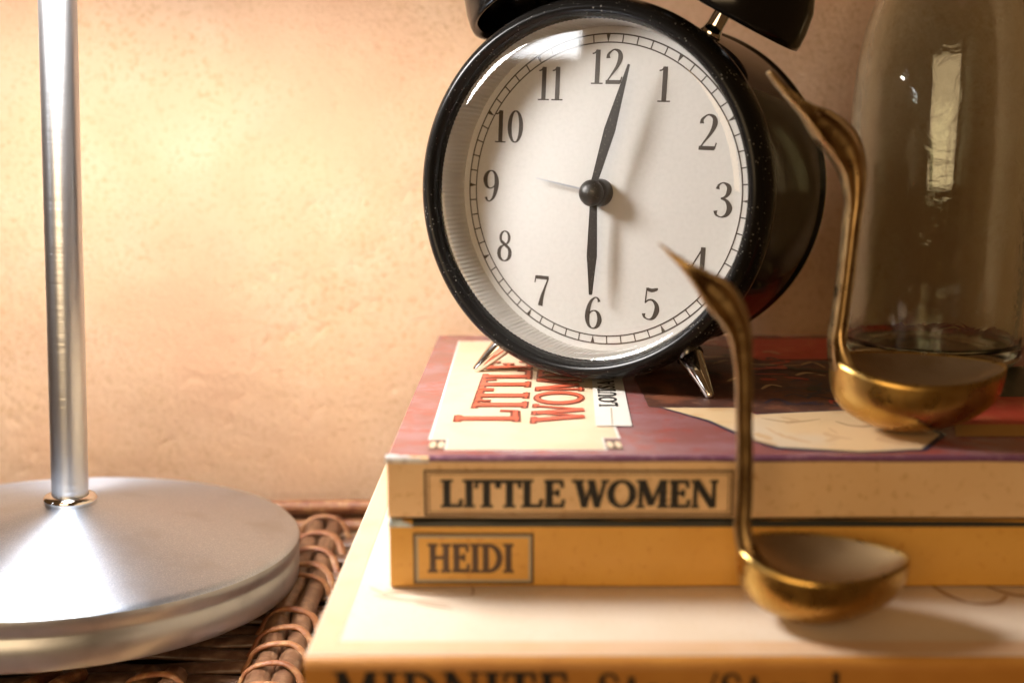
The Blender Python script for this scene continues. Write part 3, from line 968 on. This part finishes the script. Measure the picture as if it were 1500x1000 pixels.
for sx, tilt, R_ in ((-1, 25, 5.95), (1, 31, 5.60)):
    a = math.radians(tilt)
    d = Vector((sx * math.sin(a), 0, math.cos(a)))
    hub_p = Vector((0, 2.7, CZ))
    rim = hub_p + d * R_
    prof = [(2.02, .10), (2.14, .0), (2.22, .02), (2.24, .16), (2.21, .50), (2.10, 1.0), (1.84, 1.5), (1.40, 1.95), (.8, 2.2), (.02, 2.28)]
    b_ = obj('bell', axis_lathe(prof, rim, d, 96), 'bell', clk, smooth=True)
    inner = [(2.02, .10), (2.08, .5), (1.96, 1.0), (1.74, 1.45), (1.28, 1.86), (.7, 2.08), (.02, 2.14)]
    obj('bell_inside', axis_lathe(inner, rim, d, 96), 'bell', b_, smooth=True)
    obj('bell_post', axis_lathe([(.02, 4.84), (.30, 4.86), (.32, 4.95), (.27, 5.06), (.24, 5.2), (.24, R_ + 2.2), (.36, R_ + 2.3), (.36, R_ + 2.55), (.2, R_ + 2.7), (.01, R_ + 2.72)], hub_p, d, 32), 'chrome', clk, smooth=True)
# striker between the bells and the carrying loop
obj('hammer', join(tube([(0, 2.3, CZ + 4.85), (0, 2.3, CZ + 7.2)], .10, 12, up=(0, 1, 0)), tube([(-.42, 2.3, CZ + 7.2), (.42, 2.3, CZ + 7.2)], .3, 16)), 'chrome', clk, smooth=True)
loop = [(-2.9, 2.3, CZ + 8.0), (-2.4, 2.3, CZ + 9.6), (-1.0, 2.3, CZ + 10.4), (1.0, 2.3, CZ + 10.4), (2.4, 2.3, CZ + 9.6), (2.9, 2.3, CZ + 8.0)]
obj('handle', tube(spline(loop, 8), .16, 12, up=(0, 1, 0)), 'chrome', clk, smooth=True)
# legs: two in front, one behind
for lx, ly, tx, ty_ in ((-1, .9, -3.62, .30), (1, .9, 3.62, .30)):
    top_ = Vector((lx * 2.62, ly + .35, CZ - 4.10))
    tip = Vector((tx, ty_ + .2, 0.0))
    d = (top_ - tip)
    L = d.length
    lg = obj('leg', axis_lathe([(.005, 0), (.10, .015), (.13, .10), (.25, L * .45), (.34, L * .80), (.34, L * .96), (.02, L)], tip, d, 32), 'chrome', clk, smooth=True)
    obj('leg_collar', axis_lathe([(.34, L * .80), (.375, L * .81), (.375, L * .86), (.34, L * .87)], tip, d, 32), 'body', lg, smooth=True)
d = Vector((0, 5.0, CZ - 4.6)) - Vector((0, 6.3, 0))
obj('leg', axis_lathe([(.005, 0), (.13, .02), (.16, .1), (.26, d.length), (.01, d.length + .05)], (0, 6.3, 0), d, 24), 'chrome', clk, smooth=True)

# ------------------------------------------------------------------ brass bird scoops


def scoop(label, contact, neck, bowl, yaw):
    """neck: (x, z, width, groove, thickness) up the bird's neck to its beak; bowl: (half length, half width, depth, centre x, rim z)"""
    t = thing('bird_scoop', label, 'scoop', contact, (0, 0, yaw), group='brass bird scoops')
    A, Wd, D, cx, rz = bowl
    n, layers = 72, 16

    def ring(s, inset):
        out = []
        # flat-bottomed hull: full at the rim, drawn in below
        kx = (1 - s ** 3.4) ** .5 * .62 + .38 * (1 - s ** 2.6) if s < 1 else 0
        for i in range(n):
            a = 2 * math.pi * i / n
            c, sn = math.cos(a), math.sin(a)
            tip = ((1 + c) / 2) ** 3
            hw = Wd * sn * (1 - .40 * tip)
            x = A * c
            lift = .16 * D * ((1 - c) / 2) ** 5 + .05 * D * ((1 + c) / 2) ** 4      # rim rises into the neck and a little at the lip
            zz = rz - D * (s ** .82) + (lift + .09 * hw) * (1 - s)
            f = kx - inset / max(A, .1) * (1 if s < .99 else 0)
            drift = -.10 * A * s ** 1.5                                             # the bottom sits slightly back under the neck
            out.append((cx + max(f, .0) * x + drift, max(f, 0) * hw, zz + (inset if s > .5 else inset * s * 2) * .8))
        return out
    V, F = [], []
    ss = [i / layers for i in range(layers)] + [.985]
    rings = [ring(s, 0) for s in ss[::-1]] + [ring(0, .03), ring(.015, .075)]
    for r in rings:
        V += r
    m = len(rings)
    for j in range(m - 1):
        for i in range(n):
            F.append((j * n + i, j * n + (i + 1) % n, (j + 1) * n + (i + 1) % n, (j + 1) * n + i))
    F.append(tuple(range(n))[::-1])
    F.append(tuple((m - 1) * n + i for i in range(n)))
    F.pop()
    bo = obj('bowl', (V, F), 'brass_bowl', t, smooth=True)
    V, F = [], []
    lip_ring = ring(.015, .075)
    mx_ = sum(p[0] for p in lip_ring) / n
    rings = []
    for j in range(12):                            # a shallow dish: the casting is thick
        f = j / 12
        rings.append([(mx_ + (p[0] - mx_) * (1 - f), p[1] * (1 - f), p[2] * (1 - f) ** 2 + (1 - (1 - f) ** 2) * (rz - .36 * D)) for p in lip_ring])
    for r in rings:
        V += r
    m = len(rings)
    for j in range(m - 1):
        for i in range(n):
            F.append((j * n + i, j * n + (i + 1) % n, (j + 1) * n + (i + 1) % n, (j + 1) * n + i))
    F.append(tuple((m - 1) * n + i for i in range(n)))
    obj('bowl_inside', (V, F), 'brass_in', bo, smooth=True)
    # neck and head: one swept strip, hollowed along the side like folded sheet
    path = spline(neck, 10)
    V, F = [], []
    q = 28
    for j, (x, zz, w, g, th) in enumerate(path):
        a, b = path[max(j - 1, 0)], path[min(j + 1, len(path) - 1)]
        d = Vector((b[0] - a[0], 0, b[1] - a[1])).normalized()
        s = Vector((d.z, 0, -d.x))                 # across the strip
        for i in range(q):
            an = 2 * math.pi * i / q
            c, sn = math.cos(an), math.sin(an)
            th_ = th * 1.55
            across = math.copysign(abs(c) ** .8, c) * w / 2
            depth = math.copysign(abs(sn) ** .8, sn) * th_ / 2
            depth *= 1.25 * (1 - min(.93, g * 1.3) * max(0, 1 - (abs(c) / .66) ** 4))
            p = Vector((x, 0, zz)) + s * across + Vector((0, 1, 0)) * depth
            V.append(tuple(p))
    m = len(path)
    for j in range(m - 1):
        for i in range(q):
            F.append((j * q + i, (j + 1) * q + i, (j + 1) * q + (i + 1) % q, j * q + (i + 1) % q))
    F.append(tuple(range(q)))
    F.append(tuple((m - 1) * q + i for i in range(q))[::-1])
    obj('neck_and_head', (V, F), 'brass', t, smooth=True)
    return t


# nearer bird: outline in cm about its foot (x right, z up)
neck1 = [(-1.05, 0.95, 0.511, 0.1, 0.3), (-1.30, 1.37, 0.429, 0.25, 0.3), (-1.45, 1.93, 0.334, 0.6, 0.3), (-1.44, 2.52, 0.319, 0.75, 0.28), (-1.46, 3.34, 0.316, 0.8, 0.28),
         (-1.51, 4.29, 0.314, 0.8, 0.28), (-1.53, 4.82, 0.325, 0.8, 0.28), (-1.58, 5.34, 0.363, 0.85, 0.3), (-1.67, 5.83, 0.477, 0.95, 0.38), (-1.86, 6.22, 0.604, 1, 0.44),
         (-2.12, 6.53, 0.628, 0.95, 0.42), (-2.47, 6.84, 0.358, 0.4, 0.3), (-2.78, 7.09, 0.179, 0.1, 0.2), (-3.22, 7.46, 0.025, 0, 0.05)]
scoop('brass bird-headed scoop on the ivory bottom book, beak before the dial', (5.97, 19.10, BOT + .022), neck1, (1.66, 1.12, 1.30, .13, 1.33), math.radians(-4))
neck2 = [(-1.42, 1.13, 0.589, 0.1, 0.32), (-1.75, 1.53, 0.495, 0.3, 0.34), (-1.90, 2.08, 0.369, 0.6, 0.34), (-1.86, 2.70, 0.337, 0.8, 0.32), (-1.79, 3.62, 0.320, 0.8, 0.32),
         (-1.73, 4.68, 0.332, 0.8, 0.32), (-1.70, 5.28, 0.391, 0.85, 0.34), (-1.78, 5.90, 0.568, 0.95, 0.4), (-2.05, 6.43, 0.745, 1, 0.48), (-2.46, 6.84, 0.653, 0.9, 0.44),
         (-2.88, 7.17, 0.326, 0.3, 0.28), (-3.20, 7.43, 0.207, 0.2, 0.22), (-3.48, 7.69, 0.148, 0.1, 0.16), (-3.72, 7.96, 0.103, 0, 0.12)]
scoop('brass bird-headed scoop on the red top book, standing before the green bottle', (9.20, 22.75, LWZ + .030), neck2, (1.99, 1.46, 1.45, .02, 1.47), math.radians(3))

# ------------------------------------------------------------------ glass bottle
bot = thing('glass_bottle', 'pale green glass bottle with sloping shoulders behind a brass scoop', 'bottle', (13.2, 32.0, LWZ + .03))
prof = [(0.02, .35), (1.3, .22), (2.1, .06), (2.45, .0), (2.62, .10), (2.70, .35), (2.72, 1.0), (2.72, 3.0), (2.72, 6.2), (2.69, 7.6), (2.60, 8.9), (2.40, 10.1), (2.12, 11.0), (1.70, 12.0), (1.35, 13.0), (1.2, 14.2), (1.18, 16.0)]
outer = spline(prof, 4)
outer = [(max(r, .02), h) for r, h in outer]
lip = [(1.30, 16.1), (1.36, 16.35), (1.28, 16.6), (1.05, 16.65)]
inn = spline([(.95, 16.3), (.94, 14.2), (1.08, 13.1), (1.44, 12.0), (1.86, 11.0), (2.14, 10.1), (2.34, 8.9), (2.43, 7.6), (2.46, 6.2), (2.46, 3.0), (2.45, .9), (2.30, .55), (1.5, .42), (.02, .48)], 4)
inn = [(max(r, .02), h) for r, h in inn]
gb = obj('glass', lathe(outer + lip + inn, 128), 'bottle', bot, smooth=True)
gb.data.materials.append(gi_)
for p in gb.data.polygons:
    if p.index >= (len(outer) + len(lip)) * 128:
        p.material_index = 1
